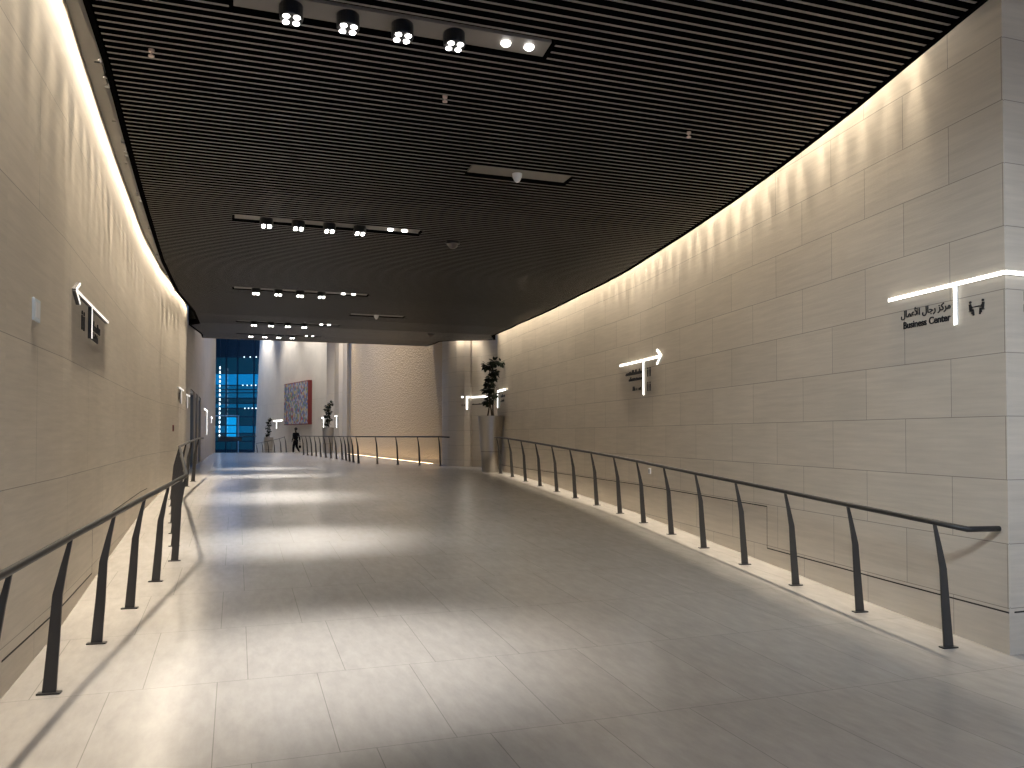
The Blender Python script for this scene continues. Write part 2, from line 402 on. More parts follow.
# atrium roof, with a skylight strip beyond the dropped ceiling
def slab(name, u0, u1, t0, t1, z, m, h=.3):
    bm = bmesh.new(); box(bm, P3((t0 + t1) / 2, (u0 + u1) / 2, z + h / 2), TV_ * (t1 - t0) / 2, UV_ * (u1 - u0) / 2, Vector((0, 0, h / 2))); return struct(fin(name, bm, m))
M_PLAST = mat('plaster_white', (.55, .53, .5), .8)
for a_, b_, c_, d_ in ((18, 34.5, -9, 12), (34.5, 41, 5.2, 14), (34.5, 41, -14, -2), (41, 64, -14, 14), (64, 73, .5, 14), (73, 86, -14, 14)):
    slab('ceiling_atrium', a_, b_, c_, d_, 11.4, M_PLAST)
bm = bmesh.new(); box(bm, P3(1, 25.2, 8.2), TV_ * 10, UV_ * .15, Vector((0, 0, 3.3))); struct(fin('wall_above_ceiling', bm, M_PLAST))

# ------------------------------------------------------------------ light slots
def linear(P, s0, s1, d, dz, w, power):
    n = int((s1 - s0) / 1.2); q = []
    for i in range(n + 1):
        p, t, nn = P.at(s0 + (s1 - s0) * i / n); q.append(p + nn * d + Vector((0, 0, C(tu(p.x, p.y)[1]) + dz)))
    for a, b in zip(q, q[1:]):
        strip(a, b, power, w, WARM)
        bm = bmesh.new(); e = (b - a) * .49; box(bm, (a + b) / 2 + Vector((0, 0, .018)), e, Vector((-e.y, e.x, 0)).normalized() * (w / 2 + .008), (0, 0, .014))
        sd = 'right' if P is PR else 'left'
        tag(fin('linear_light', bm, M_TROUGH), 'slim linear light housing inside the slot above the %s stone wall' % sd, 'light fitting', 'linear lights in the %s slot' % sd)
linear(PR, .75, PR.length() - .1, .05, .46, .02, P_LIN_R)
PLX = Path([(-1.3, -.5)] + LW, -1)
linear(PLX, .3, PLX.length() - .1, .12, .41, .04, P_LIN_L)
rnd = random.Random(3)
def beams(P, s0, d, dz, tgt, power, step, side, cone):
    s = s0
    while s < P.length() - .3:
        p, t, nn = P.at(s); z = C(tu(p.x, p.y)[1]) + dz; c = p + nn * d + Vector((0, 0, z))
        if cone < 30 and not (P is PLX and s < 5.6):
            tag(fin('wall_washer', (lambda b: (lathe(b, c + Vector((0, 0, .008)), [(.018, 0), (.021, .01), (.021, .035)], 12), b)[1])(bmesh.new()), M_LAMPB), 'small narrow beam lamp hidden in the light slot above the %s stone wall' % side, 'lamp', 'narrow beam lamps in the %s slot' % side)
        spot(c, p + nn * tgt + Vector((0, 0, F(p.x, p.y))), power * rnd.uniform(.85, 1.12) * (.6 if P is PLX and s < 7 else 1), cone, 1, WARM, .012); s += step * rnd.uniform(.85, 1.15)
beams(PLX, .6, .15, .40, .18, 130, .34, 'left', 24)
beams(PLX, .7, .17, .40, .26, 82, .5, 'left', 44)
beams(PR, .9, .085, .44, .14, 68, .34, 'right', 27)
beams(PR, .95, .085, .44, .2, 30, .34, 'right', 70)
# lamps turned to the floor beside the left handrail
s = 2.6
while s < PLX.length() - .4:
    p, t, nn = PLX.at(s); z = C(tu(p.x, p.y)[1]) + .36
    spot(p + nn * .16 + Vector((0, 0, z)), p + nn * 1.2, 52, 26, .7, NEUT, .012); s += .9
# metal light troughs seen in the left slot
for i in range(8):
    p, t, nn = PL.at(.25 + i * 1.55 + .7); z = C(tu(p.x, p.y)[1])
    r = thing('light_trough', 'metal trough segment in the slot along the left ceiling edge', 'light fitting', (p.x, p.y, z), group='troughs along the left ceiling edge')
    bm = bmesh.new(); box(bm, nn * .27 + Vector((0, 0, .17)), t * .66, nn * .012, Vector((0, 0, .13))); box(bm, nn * .252 + Vector((0, 0, .045)), t * .66, nn * .018, Vector((0, 0, .008)))
    fin('trough_body', bm, M_TROUGH, r)
    bm = bmesh.new(); box(bm, nn * .245 + Vector((0, 0, .12)), t * .02, nn * .025, Vector((0, 0, .09))); o = fin('bracket', bm, M_LAMPB, r); o.location = t * .68

# ------------------------------------------------------------------ ceiling tracks
WHERE = ['nearest the camera at the top edge', 'second from the camera', 'third from the camera', 'fourth from the camera', 'farthest, by the end of the dark ceiling']
def track(i, u, t0, t1):
    x, y = xy((t0 + t1) / 2, u); z = C(u)
    r = thing('light_track', 'grey light track with four black spotlights, ' + WHERE[i], 'light track', (x, y, z), math.atan2(TY, TX), 'light tracks across the slatted ceiling')
    h = (t1 - t0) / 2; slope = (C(u + .1) - C(u - .1)) / .2
    bm = bmesh.new(); box(bm, (0, 0, .03), (h, 0, 0), (0, .095, .095 * slope), (0, 0, .012)); fin('panel', bm, M_PANEL, r)
    for tt, wt in ((.365, 1.3), (.76, 1.15), (1.155, .85), (1.55, .5)):
        lx = -h + tt + .02
        ax = Vector((0, .10, 1)).normalized()
        bm = bmesh.new(); lathe(bm, (lx, 0, .03), [(.078, -.11), (.082, -.10), (.082, .0), (.07, .01)], 24, ax)
        sp = fin('spotlight', bm, M_LAMPB, r)
        for dx in (-1, 1):
            for dy in (-1, 1):
                bm = bmesh.new(); e = Vector((1, 0, 0)); f_ = ax.cross(e)
                lathe(bm, Vector((lx, 0, .03)) + e * dx * .036 + f_ * dy * .036 - ax * .112, [(.012, -.008), (.020, -.005), (.024, 0), (.024, .004)], 14, ax)
                fin('lens', bm, M_LED, sp)
        px, py = xy(t0 + tt + .02, u)
        spot((px, py, z - .15), (px + UV_.x * -.15, py + UV_.y * -.15, z - 4), P_TRACK * 4 * wt, 44, 1.0, NEUT, .05)
    for tt in (1.98, 2.17):
        lx = -h + tt
        bm = bmesh.new(); lathe(bm, (lx, 0, .012), [(.03, -.012), (.036, -.006), (.038, .008)], 18); fin('downlight', bm, M_LED, r)
        px, py = xy(t0 + tt, u)
        spot((px, py, z - .03), (px, py, 0), P_DOWN * 4, 110, 1.0, NEUT, .03)
for i, a in enumerate(TRACKS): track(i, *a)

for (u, t0, t1), lab, rr in zip(PLATES, ('long grey ceiling plate carrying a white detector, near, right of centre', 'pale grey ceiling plate carrying a detector, far down the hall'), (.045, .06)):
    x, y = xy((t0 + t1) / 2, u); z = C(u)
    r = thing('detector_plate', lab, 'ceiling plate', (x, y, z), math.atan2(TY, TX)); h = (t1 - t0) / 2
    bm = bmesh.new(); box(bm, (0, 0, .03), (h, 0, 0), (0, .115, 0), (0, 0, .012)); fin('panel', bm, M_PANEL, r)
    bm = bmesh.new(); lathe(bm, (-.03, 0, .0), [(.015, -.075), (.03, -.06), (.05, -.02), (.055, .018)], 20); fin('detector', bm, M_WHITEP, r)
# small sprinklers and a dome under the slats
for (x, y), lab in zip([(-2.75, 6.04), (-.58, 6.86), (1.71, 7.68)], ('tiny sprinkler head under the slats at top left', 'tiny sprinkler head under the slats below the nearest track', 'tiny sprinkler head under the slats toward the right wall')):
    u = tu(x, y)[1]; bm = bmesh.new(); lathe(bm, (x, y, C(u)), [(.022, -.045), (.022, -.035), (.006, -.03), (.006, -.012), (.02, -.01), (.022, .01)], 12); tag(fin('sprinkler', bm, mat('sprinkler_metal', (.6, .5, .46), .35, .5)), lab, 'sprinkler')
for (x, y), lab in zip([(-.84, 11.3), (-2.23, 22.0)], ('dark dome camera housing under the middle of the slatted ceiling', 'small dome camera near the far end of the slatted ceiling')):
    u = tu(x, y)[1]; r = thing('dome_camera', lab, 'camera', (x, y, C(u)))
    bm = bmesh.new(); lathe(bm, (0, 0, 0), [(.09, -.035), (.1, -.03), (.1, .01)], 24); fin('base', bm, M_LAMPB, r)
    bm = bmesh.new(); lathe(bm, (0, 0, 0), [(.02, -.10), (.05, -.085), (.07, -.055), (.075, -.035)], 20); fin('dome', bm, mat('dome_grey', (.12, .1, .09), .3), r)

# ------------------------------------------------------------------ railings
def railing(label, posts, lean, ends=(None, None), h=.935, skip=None, joinz=None, name='railing'):
    """posts: list of plan points; lean: +1 leans to the left of travel, -1 to the right"""
    x0, y0 = posts[0]; b0 = Vector((x0, y0, F(x0, y0)))
    r = thing(name, label, 'railing', b0)
    tops = []
    n = len(posts)
    for i, (x, y) in enumerate(posts):
        a = posts[max(i - 1, 0)]; c = posts[min(i + 1, n - 1)]
        d = Vector((c[0] - a[0], c[1] - a[1], 0)).normalized(); nn = Vector((-d.y, d.x, 0)) * lean
        base = Vector((x, y, F(x, y))) - b0
        bm = bmesh.new()
        prof = [(0, 0, .038), (.022, .30, .033), (.040, h * .63, .027), (.075, h * .82, .018), (.108, h - .02, .011)]
        prev = None
        for o, z, hw in prof:
            ring = [bm.verts.new(base + nn * (o + a_ * hw) + d * b_ * .008 + Vector((0, 0, z))) for a_, b_ in ((-1, -1), (1, -1), (1, 1), (-1, 1))]
            if prev:
                for k in range(4): bm.faces.new((prev[k], prev[(k + 1) % 4], ring[(k + 1) % 4], ring[k]))
            else: bm.faces.new(ring)
            prev = ring
        bm.faces.new(prev[::-1])
        po = fin('post', bm, M_POST, r)
        bm = bmesh.new(); box(bm, base + Vector((0, 0, .005)), nn * .064, d * .026, Vector((0, 0, .005))); fin('base_plate', bm, M_POST, po)
        tops.append(base + nn * .112 + Vector((0, 0, h)))
    pts = list(tops)
    for k, e in enumerate(ends):
        if e:
            ex = [Vector(q) - b0 for q in e]
            pts = (ex + pts) if k == 0 else (pts + ex)
    # split the rail in short pieces so kinks stay crisp
    fine = [pts[0]]
    for p, q in zip(pts, pts[1:]):
        fine += [p.lerp(q, .06), p.lerp(q, .94), q] if (q - p).length > .3 else [q]
    bm = bmesh.new(); tube(bm, fine, .0215, 12); fin('handrail', bm, M_RAIL, r, True)
    return r
RP = [(3.25, 5.99), (3.03, 7.0), (2.83, 8.01), (2.62, 9.03), (2.4, 10.04), (2.2, 11.07), (1.99, 12.12), (1.77, 13.14), (1.5, 14.17), (1.2, 15.2), (.91, 16.27), (.61, 17.34), (.31, 18.35), (.01, 19.4), (-.29, 20.55)]
railing('long bronze handrail on curved blade posts along the right stone wall', RP, 1, ([(3.56, 5.86, .915), (3.31, 5.83, .915)], [(-.44, 20.68, 1.53)]))
LP = [(-2.27, 2.9), (-2.53, 3.85), (-2.77, 4.82), (-3.0, 5.81), (-3.23, 6.79), (-3.46, 7.8), (-3.70, 8.8), (-4.08, 9.69), (-4.47, 10.6), (-4.86, 11.5), (-5.24, 12.4), (-5.63, 13.3), (-6.02, 14.2), (-6.33, 15.25), (-6.63, 16.3), (-6.91, 17.35), ]
railing('bronze handrail with curved blade posts following the bend of the left stone wall', LP, -1, ([(-1.75, 1.2, .92)], [(-7.1, 18.4, 1.527)]))
MP = [(-2.30, 25.75), (-3.02, 26.2), (-3.82, 26.8), (-4.6, 27.4), (-5.36, 28.0), (-5.75, 29.05), (-6.1, 30.1), (-6.45, 31.15), (-6.84, 32.3)] + [(-6.84 - 3.54 * k / 8, 32.3 + 7.6 * k / 8) for k in range(1, 9)]
railing('far handrail along the landing in front of the rough textured stone wall', MP, 1, ([(-2.0, 25.6, 1.527)], [(-10.75, 40.2, 1.527)]))
BP = [(-10.9, 41.5), (-11.6, 43.2), (-12.4, 45), (-13.3, 47.2), (-14.3, 49.6), (-15.4, 52), (-16.4, 54), (-17.4, 56), (-18.5, 58.2)]
railing('distant handrail going down the far ramp behind the walking person', BP[3:], 1)
rs = railing('short distant handrail standing across the far left before the blue glass wall', [(-16.22, 46.3), (-15.9, 46.42)], 1, ([(-16.95, 46.0, 1.53)], [(-14.95, 46.8, 1.53)]))
bm = bmesh.new(); a_ = Vector((-16.9, 46.0, 1.37)); b_ = Vector((-15.7, 46.5, 1.37)); d_ = (b_ - a_) / 2
box(bm, (a_ + b_) / 2 - Vector(rs.location), d_, Vector((-d_.y, d_.x, 0)).normalized() * .01, (0, 0, .12)); fin('infill_panel', bm, mat('dark_glass_panel', (.03, .05, .07), .15), rs)
# ------------------------------------------------------------------ signs
def bar_on(P, s0, z0, s1, z1, w, depth, parent, origin, mf, mb, mul=1):
    """raised bar on a wall from (s0,z0) to (s1,z1): dark body + lit face"""
    n = max(1, int(abs(s1 - s0) / .6)); bmA = bmesh.new(); bmB = bmesh.new()
    for i in range(n):
        a = s0 + (s1 - s0) * i / n; b = s0 + (s1 - s0) * (i + 1) / n
        za = z0 + (z1 - z0) * i / n; zb = z0 + (z1 - z0) * (i + 1) / n
        p, t, nn = P.at(a); q, t2, n2 = P.at(b)
        p = p + Vector((0, 0, za)) - origin; q = q + Vector((0, 0, zb)) - origin
        d = q - p; L = d.length; d.normalize(); up = nn.cross(d).normalized()
        c = (p + q) / 2
        box(bmB, c + nn * depth / 2, d * L / 2, nn * (depth / 2), up * w / 2)
        box(bmA, c + nn * (depth + .003), d * L / 2, nn * .003, up * w / 2)
    fin('bar_body', bmB, mb, parent); fin('light_bar', bmA, mf, parent)
def text_mesh(body, size):
    cu = bpy.data.curves.new('lettering', 'FONT'); cu.body = body; cu.size = size; cu.extrude = .002; cu.offset = size * .018
    o = bpy.data.objects.new('lettering', cu); COL.objects.link(o)
    bpy.context.view_layer.update(); dg = bpy.context.evaluated_depsgraph_get()
    me = bpy.data.meshes.new_from_object(o.evaluated_get(dg)); bpy.data.objects.remove(o); return me
def put_text(P, body, s_left, s_right, z, size, parent, origin, dirn, name='lettering', height=None):
    """dirn: +1 if image-right is increasing s"""
    me = text_mesh(body, size); xs = [v.co.x for v in me.vertices]; ys = [v.co.y for v in me.vertices]
    w = max(xs) - min(xs); k = abs(s_right - s_left) / w; ky = k if height is None else height / (max(ys) - min(ys))
    p, t, nn = P.at((s_left + s_right) / 2)
    for v in me.vertices:
        x = (v.co.x - min(xs)) * k - w * k / 2; y = (v.co.y - min(ys)) * ky
        v.co = p + t * dirn * x + Vector((0, 0, z + y)) + nn * (.006 + v.co.z) - origin
    me.materials.append(M_INK); o = bpy.data.objects.new(name, me); COL.objects.link(o); o.parent = parent; return o
def scribble(P, s0, s1, z, h, parent, origin, seed):
    """an unreadable small line of raised lettering"""
    rnd = random.Random(seed); bm = bmesh.new(); a, b = sorted((s0, s1)); s = a
    while s < b - .02:
        w = rnd.uniform(.02, .05); hh = h * rnd.choice((.55, .6, .7, 1.0)); p, t, nn = P.at(s + w / 2)
        box(bm, p + nn * .005 + Vector((0, 0, z + hh / 2)) - origin, t * w * .38, nn * .004, Vector((0, 0, hh / 2)))
        if rnd.random() < .5: box(bm, p + nn * .005 + t * w * .3 + Vector((0, 0, z + h * .2)) - origin, t * w * .5, nn * .004, Vector((0, 0, h * .14)))
        s += w * 1.15 + (.05 if rnd.random() < .13 else 0)
    fin('lettering', bm, M_INK, parent)
def figures(P, s, z, h, parent, origin, kind='pair'):
    bm = bmesh.new(); p, t, nn = P.at(s); o = p + nn * .005 + Vector((0, 0, z)) - origin; up = Vector((0, 0, 1))
    for k in (-1, 1):
        c = o + t * k * h * .32
        lathe(bm, c + up * h * .86, [(h * .10, -.004), (h * .10, .004)], 12, nn); box(bm, c + up * h * .48, t * h * .12, nn * .004, up * h * .24); 
        for q in (-1, 1): box(bm, c + t * q * h * .06 + up * h * .12, t * h * .045, nn * .004, up * h * .14)
    fin('pictogram', bm, M_INK, parent)
def meeting(P, s, z, w, h, parent, origin):
    """two seated people facing across a table"""
    p, t, nn = P.at(s); o = p + nn * .005 + Vector((0, 0, z)) - origin; up = Vector((0, 0, 1)); bm = bmesh.new()
    def seg(a, b, r):
        a = o + t * a[0] * w / 2 + up * a[1] * h; b = o + t * b[0] * w / 2 + up * b[1] * h; d = (b - a); L = d.length; d.normalize()
        box(bm, (a + b) / 2, d * L / 2, nn * .004, nn.cross(d) * r)
    for k in (-1, 1):
        lathe(bm, o + t * k * w * .41 + up * h * .90, [(h * .085, -.004), (h * .085, .004)], 14, nn)
        seg((k * .86, .78), (k * .78, .36), h * .085); seg((k * .84, .38), (k * .45, .36), h * .06); seg((k * .48, .38), (k * .40, .0), h * .055)
        seg((k * .80, .68), (k * .50, .50), h * .03); seg((k * 1.0, .30), (k * .55, .27), h * .02); seg((k * .62, .28), (k * .62, .1), h * .02)
    seg((-.36, .56), (.36, .56), h * .025)
    fin('pictogram', bm, M_INK, parent)
def arrow_sign(label, P, s0, s1, z, bar_s, bar_z, head_s=None, hd=1, w=.04, depth=.03, mf=None, mb=None, loc_s=None, head=.11, headback=.16):
    p, t, nn = P.at(loc_s if loc_s is not None else (s0 + s1) / 2); org = p + Vector((0, 0, z))
    r = thing('wayfinding_sign', label, 'sign', org)
    mf = mf or M_SIGNL; mb = mb or M_WHITEP
    bar_on(P, s0, z, s1, z, w, depth, r, org, mf, mb)
    if bar_s is not None: bar_on(P, bar_s, z - w / 2, bar_s, bar_z, w, depth, r, org, mf, mb)
    if head_s is not None:
        for k in (-1, 1): bar_on(P, head_s + hd * headback, z + k * head, head_s, z, w * .9, depth, r, org, mf, mb)
    return r, org
# business centre sign at the right-hand corner: runs round the corner
AR = 'مركز'
def business():
    r, org = arrow_sign('lit T-shaped business centre sign in Arabic and English at the near right corner', PR, .0, 1.24, 2.785, .465, 2.465, w=.028, depth=.014, loc_s=.6)
    d = Vector((TX, TY, 0)); nn = Vector((TY, -TX, 0)); c = Vector((3.6, 5.82, 2.785)) - org
    bm = bmesh.new(); box(bm, c + d * .55 + nn * .007, d * .55, nn * .007, Vector((0, 0, .014))); fin('bar_body', bm, M_WHITEP, r)
    bm = bmesh.new(); box(bm, c + d * .55 + nn * .017, d * .565, nn * .003, Vector((0, 0, .014))); fin('light_bar', bm, M_SIGNL, r)
    ar = '\uFEDD\uFE8E\uFEE4\uFECB\uFEF7\uFE8D \uFEDD\uFE8E\uFE9F\uFEAD \uFEB0\uFEDB\uFEAE\uFEE3'
    put_text(PR, ar, 1.095, .525, 2.585, .1, r, org, -1)
    put_text(PR, 'Business Center', 1.065, .525, 2.508, .1, r, org, -1)
    meeting(PR, .262, 2.515, .15, .115, r, org)
    bm = bmesh.new()
    for k in range(3): box(bm, c + d * (.19 + .03 * k) + nn * .006 + Vector((0, 0, -.16)), d * .008, nn * .004, Vector((0, 0, .035 + .01 * (k % 2))))
    for k in range(3): box(bm, c + d * (.19 + .03 * k) + nn * .006 + Vector((0, 0, -.25)), d * .01, nn * .004, Vector((0, 0, .028)))
    fin('lettering', bm, M_INK, r)
business()
r, org = arrow_sign('lit arrow sign pointing right on the middle of the right stone wall', PR, 8.22, 6.45, 2.80, 7.185, 2.243, 6.45, 1, w=.032, depth=.016)
scribble(PR, 8.0, 7.27, 2.60, .085, r, org, 3); scribble(PR, 7.87, 7.27, 2.50, .07, r, org, 4); scribble(PR, 7.7, 7.33, 2.335, .07, r, org, 5)
figures(PR, 6.98, 2.53, .15, r, org); figures(PR, 6.98, 2.30, .15, r, org)
r, org = arrow_sign('raised arrow sign pointing toward the camera on the near left stone wall', PL, 1.90, 3.94, 2.79, 2.78, 2.49, 1.90, 1, w=.022, depth=.03, mf=M_SIGNW, mb=mat('sign_side_grey', (.05, .045, .045), .5), head=.085, headback=.2)
scribble(PL, 2.86, 3.55, 2.60, .09, r, org, 7); scribble(PL, 2.86, 3.4, 2.50, .08, r, org, 8); figures(PL, 2.46, 2.53, .17, r, org)
r, org = arrow_sign('small lit T sign at the far end of the left stone wall', PL, 13.1, 14.4, 2.62, 13.75, 2.30, w=.035, depth=.03, mf=M_SIGNW)
figures(PL, 13.4, 2.38, .15, r, org)
r, org = arrow_sign('small lit T sign on the wall just before the glass doors', PL2, .7, 3.0, 2.72, 2.4, 2.35, w=.04, depth=.03, mf=M_SIGNW)
figures(PL2, 1.4, 2.45, .15, r, org)
r, org = arrow_sign('distant lit sign with a tall bar on the left wall past the glass doors', PL2, 11.6, 15, 2.62, 14.4, 1.6, w=.05, depth=.05, mf=M_SIGNL)
r, org = arrow_sign('farthest small lit sign on the left wall beside the blue glass', PL2, 19.2, 20.8, 2.45, 19.8, 2.2, w=.07, depth=.07, mf=M_SIGNL)
PA = Path([(-11.8, 51.4), (-21.6, 67)], 1)
r, org = arrow_sign('distant lit T sign on the wall left of the framed artwork', PA, 10.1, 12.5, 2.68, 11.6, 2.1, w=.09, depth=.05)
PP1 = Path([(-10.9, 47.0), (-11.3, 49.3), (-11.8, 51.4)], 1)
r, org = arrow_sign('small lit T sign just left of the distant potted plant', Path([(-11.8, 51.4), (-12.9, 53.2)], 1), .0, 1.2, 2.72, .8, 2.0, w=.07, depth=.05)
PP2 = Path([(-9.3, 43.9), (-9.38, 44.9), (-9.75, 45.0), (-10.35, 46.6)], 1)
r, org = arrow_sign('small lit T sign just right of the distant potted plant', Path([(-9.75, 45.0), (-10.35, 46.6)], 1), .3, 1.2, 2.68, .5, 2.0, w=.05, depth=.05)
PC = Path(arc, 1)
def planter_sign():
    P = Path([(-1.32, 25.15), (-1.5, 25.12), (-1.75, 25.3), (-2.05, 25.75)], 1)
    r, org = arrow_sign('long lit sign bent round the wall behind the tall steel planter', P, .01, .30, 2.79, .10, 2.40, w=.045, depth=.03, loc_s=.1)
    Q = Path([(-.3, 24.3), (-1.45, 25.5)], 1)
    bar_on(Q, .5, 2.79, 1.55, 2.79, .045, .03, r, org, M_SIGNL, M_WHITEP)
    scribble(P, .16, .28, 2.5, .1, r, org, 12); scribble(Q, .7, 1.4, 2.55, .05, r, org, 15)
planter_sign()
r, org = arrow_sign('short lit bracket sign on the right wall just right of the tall planter', PR, 15.7, 16.7, 2.80, 16.7, 2.35, w=.05, depth=.05)
scribble(PR, 16.0, 16.5, 2.62, .09, r, org, 13); scribble(PR, 16.1, 16.5, 2.5, .07, r, org, 14)
# small wall devices
def plate(P, s, z, w, h, m, name, label, cat, m2=None, bars=0):
    p, t, nn = P.at(s); org = p + Vector((0, 0, z)); r = thing(name, label, cat, org)
    bm = bmesh.new(); box(bm, nn * .007, t * w / 2, nn * .007, Vector((0, 0, h / 2))); bmesh.ops.bevel(bm, geom=bm.edges[:], offset=.003, segments=1, affect='EDGES'); fin('plate', bm, m, r)
    bm = bmesh.new(); box(bm, nn * .0155, t * w * .28, nn * .002, Vector((0, 0, h * .34))); fin('inset', bm, m2 or m, r)
    return r
plate(PL, .67, 2.44, .17, .15, mat('pale_blue_plastic', (.62, .70, .76), .35), 'wall_notice', 'small pale blue notice plate on the near left stone wall', 'notice', M_WHITEP)
plate(PR, 6.96, 1.03, .09, .09, M_WHITEP, 'wall_socket', 'small white socket plate low on the right wall below the arrow sign', 'socket', M_GREYP)
plate(PL, 12.54, 1.74, .12, .13, M_RED, 'fire_call_point', 'small dark red fire call point on the far left stone wall', 'alarm', M_LAMPB)

# ------------------------------------------------------------------ planters and plants
def planter(x, y, h, r0, r1, label):
    z = F(x, y); r = thing('planter', label, 'planter', (x, y, z))
    bm = bmesh.new(); lathe(bm, (0, 0, 0), [(r0 * .96, 0), (r0, .01), (r0 + (r1 - r0) * .36, h * .362)], 40); fin('lower_body', bm, M_STEEL, r, True)
    bm = bmesh.new(); lathe(bm, (0, 0, 0), [(r0 + (r1 - r0) * .36 - .008, h * .358), (r0 + (r1 - r0) * .38 - .008, h * .372)], 40); fin('band', bm, M_LAMPB, r)
    bm = bmesh.new(); lathe(bm, (0, 0, 0), [(r0 + (r1 - r0) * .38, h * .370), (r1 * .995, h * .98), (r1, h), (r1 - .03, h), (r1 - .05, h - .05)], 40); fin('upper_body', bm, M_STEEL, r, True)
    bm = bmesh.new(); lathe(bm, (0, 0, 0), [(r1 - .05, h - .07), (r1 - .045, h - .045)], 32); fin('soil', bm, M_SOIL, r)
    for p in r.children:
        if 'body' in p.name:
            p.data.set_sharp_from_angle(angle=math.radians(40))
    return z + h - .045
def leaf(bm, c, d, up, l, w):
    d = d.normalized(); s = d.cross(up).normalized(); n = s.cross(d)
    P = [c, c + d * l * .3 + s * w * .45 + n * l * .03, c + d * l * .65 + s * w * .42, c + d * l - n * l * .12, c + d * l * .65 - s * w * .42, c + d * l * .3 - s * w * .45 + n * l * .03, c + d * l * .5 - n * l * .05]
    v = [bm.verts.new(q) for q in P]
    bm.faces.new((v[0], v[1], v[6])); bm.faces.new((v[1], v[2], v[6])); bm.faces.new((v[2], v[3], v[6])); bm.faces.new((v[3], v[4], v[6])); bm.faces.new((v[4], v[5], v[6])); bm.faces.new((v[5], v[0], v[6]))
def plant(x, y, z, h, clumps, label, seed, L=.15):
    rnd = random.Random(seed); r = thing('potted_plant', label, 'plant', (x, y, z))
    bm = bmesh.new()
    for k, (bx, by, ph) in enumerate(((-.10, 0, 0), (.0, .03, 2), (.10, -.02, 4))):
        pts = [Vector((bx * (1 - q) + .035 * math.sin(q * 7 + ph), by + .03 * math.cos(q * 6 + ph), q * h * .96)) for q in [i / 14 for i in range(15)]]
        tube(bm, pts, [.022 - .012 * i / 14 for i in range(15)], 7)
    fin('stem', bm, M_STEM, r)
    for cx, cz, R, n in clumps:
        bm = bmesh.new(); cc = Vector((cx, 0, cz * h))
        for i in range(n):
            v = Vector((rnd.gauss(0, 1), rnd.gauss(0, 1), rnd.gauss(0, .75))).normalized()
            c = cc + Vector((v.x * R, v.y * R, v.z * R * .8)) * rnd.uniform(.25, .8)
            dd = Vector((v.x, v.y, v.z * .6 - .25)); up = Vector((rnd.uniform(-.3, .3), rnd.uniform(-.3, .3), 1))
            leaf(bm, c, dd, up, L * rnd.uniform(.8, 1.25), L * .75)
        fin('foliage', bm, M_LEAF, r)
    return r
z = planter(-.565, 21.4, 1.5, .235, .35, 'tall tapered steel planter at the far end of the right handrail')
plant(-.565, 21.4, z, 1.55, [(.25, .95, .08, 34), (.08, .97, .11, 50), (-.10, .89, .11, 56), (.07, .78, .11, 60), (.0, .68, .11, 60), (-.04, .58, .11, 60), (-.08, .48, .12, 60), (.06, .40, .09, 36), (-.08, .27, .10, 44), (-.02, .34, .09, 36)], 'spiralling dark-leaved plant in the tall steel planter near the right wall', 11, L=.13)
z = planter(-10.0, 43.5, 1.4, .25, .32, 'steel planter behind the far handrail, right of the artwork')
plant(-10.0, 43.5, z, 1.4, [(.14, .96, .10, 34), (.0, .86, .12, 40), (-.08, .74, .10, 36), (.04, .62, .12, 40), (-.08, .48, .12, 40), (.06, .34, .13, 44), (-.08, .18, .13, 40)], 'dark plant in the planter behind the far handrail, between two small signs', 12, L=.15)
z = planter(-18.2, 59.8, 1.45, .28, .36, 'distant pale planter at the foot of the leaning wall edge')
plant(-18.2, 59.8, z, 1.45, [(.08, .96, .11, 34), (-.03, .82, .12, 40), (.06, .66, .12, 40), (-.05, .50, .13, 40), (.05, .34, .13, 40), (-.05, .18, .13, 40)], 'distant dark plant in the planter beside the blue glass', 13, L=.15)

# ------------------------------------------------------------------ artwork
def artwork():
    p, t, nn = PA.at((3.3 + 8.85) / 2); org = p + Vector((0, 0, 2.32)); r = thing('wall_artwork', 'large square multicoloured abstract artwork with a red side, hung on the far wall', 'artwork', org)
    hw = (8.85 - 3.3) / 2; H = 3.0
    m = mat('art_red', (.15, .016, .012), .5)
    bm = bmesh.new(); box(bm, nn * .14 + Vector((0, 0, H / 2)), t * hw, nn * .14, Vector((0, 0, H / 2))); fin('frame', bm, m, r)
    ma = mat('art_mosaic', (.4, .4, .4), .6); g = G(ma); b = g.n['Principled BSDF']
    tc = g.node('ShaderNodeTexCoord'); v = g.node('ShaderNodeTexVoronoi', i_0=tc.outputs['Object']); v.inputs['Scale'].default_value = 5.5
    v2 = g.node('ShaderNodeTexNoise', i_0=tc.outputs['Object']); v2.inputs['Scale'].default_value = 4
    sp = g.node('ShaderNodeSeparateColor', i_0=v.outputs['Color'])
    cr = g.node('ShaderNodeValToRGB', i_0=sp.outputs[0]); e = cr.color_ramp; e.interpolation = 'CONSTANT'
    cols = [(0, (.10, .13, .30)), (.22, (.34, .36, .46)), (.4, (.30, .06, .06)), (.52, (.42, .36, .25)), (.66, (.12, .18, .34)), (.78, (.45, .36, .12)), (.88, (.10, .20, .12))]
    e.elements[0].position = 0; e.elements[0].color = (*cols[0][1], 1); e.elements[1].position = cols[1][0]; e.elements[1].color = (*cols[1][1], 1)
    for q, c in cols[2:]: el = e.elements.new(q); el.color = (*c, 1)
    g.link(cr.outputs[0], b.inputs['Base Color'])
    bm = bmesh.new(); box(bm, nn * .285 + Vector((0, 0, H / 2)), t * (hw - .06), nn * .006, Vector((0, 0, H / 2 - .06))); fin('canvas', bm, ma, r)
artwork()

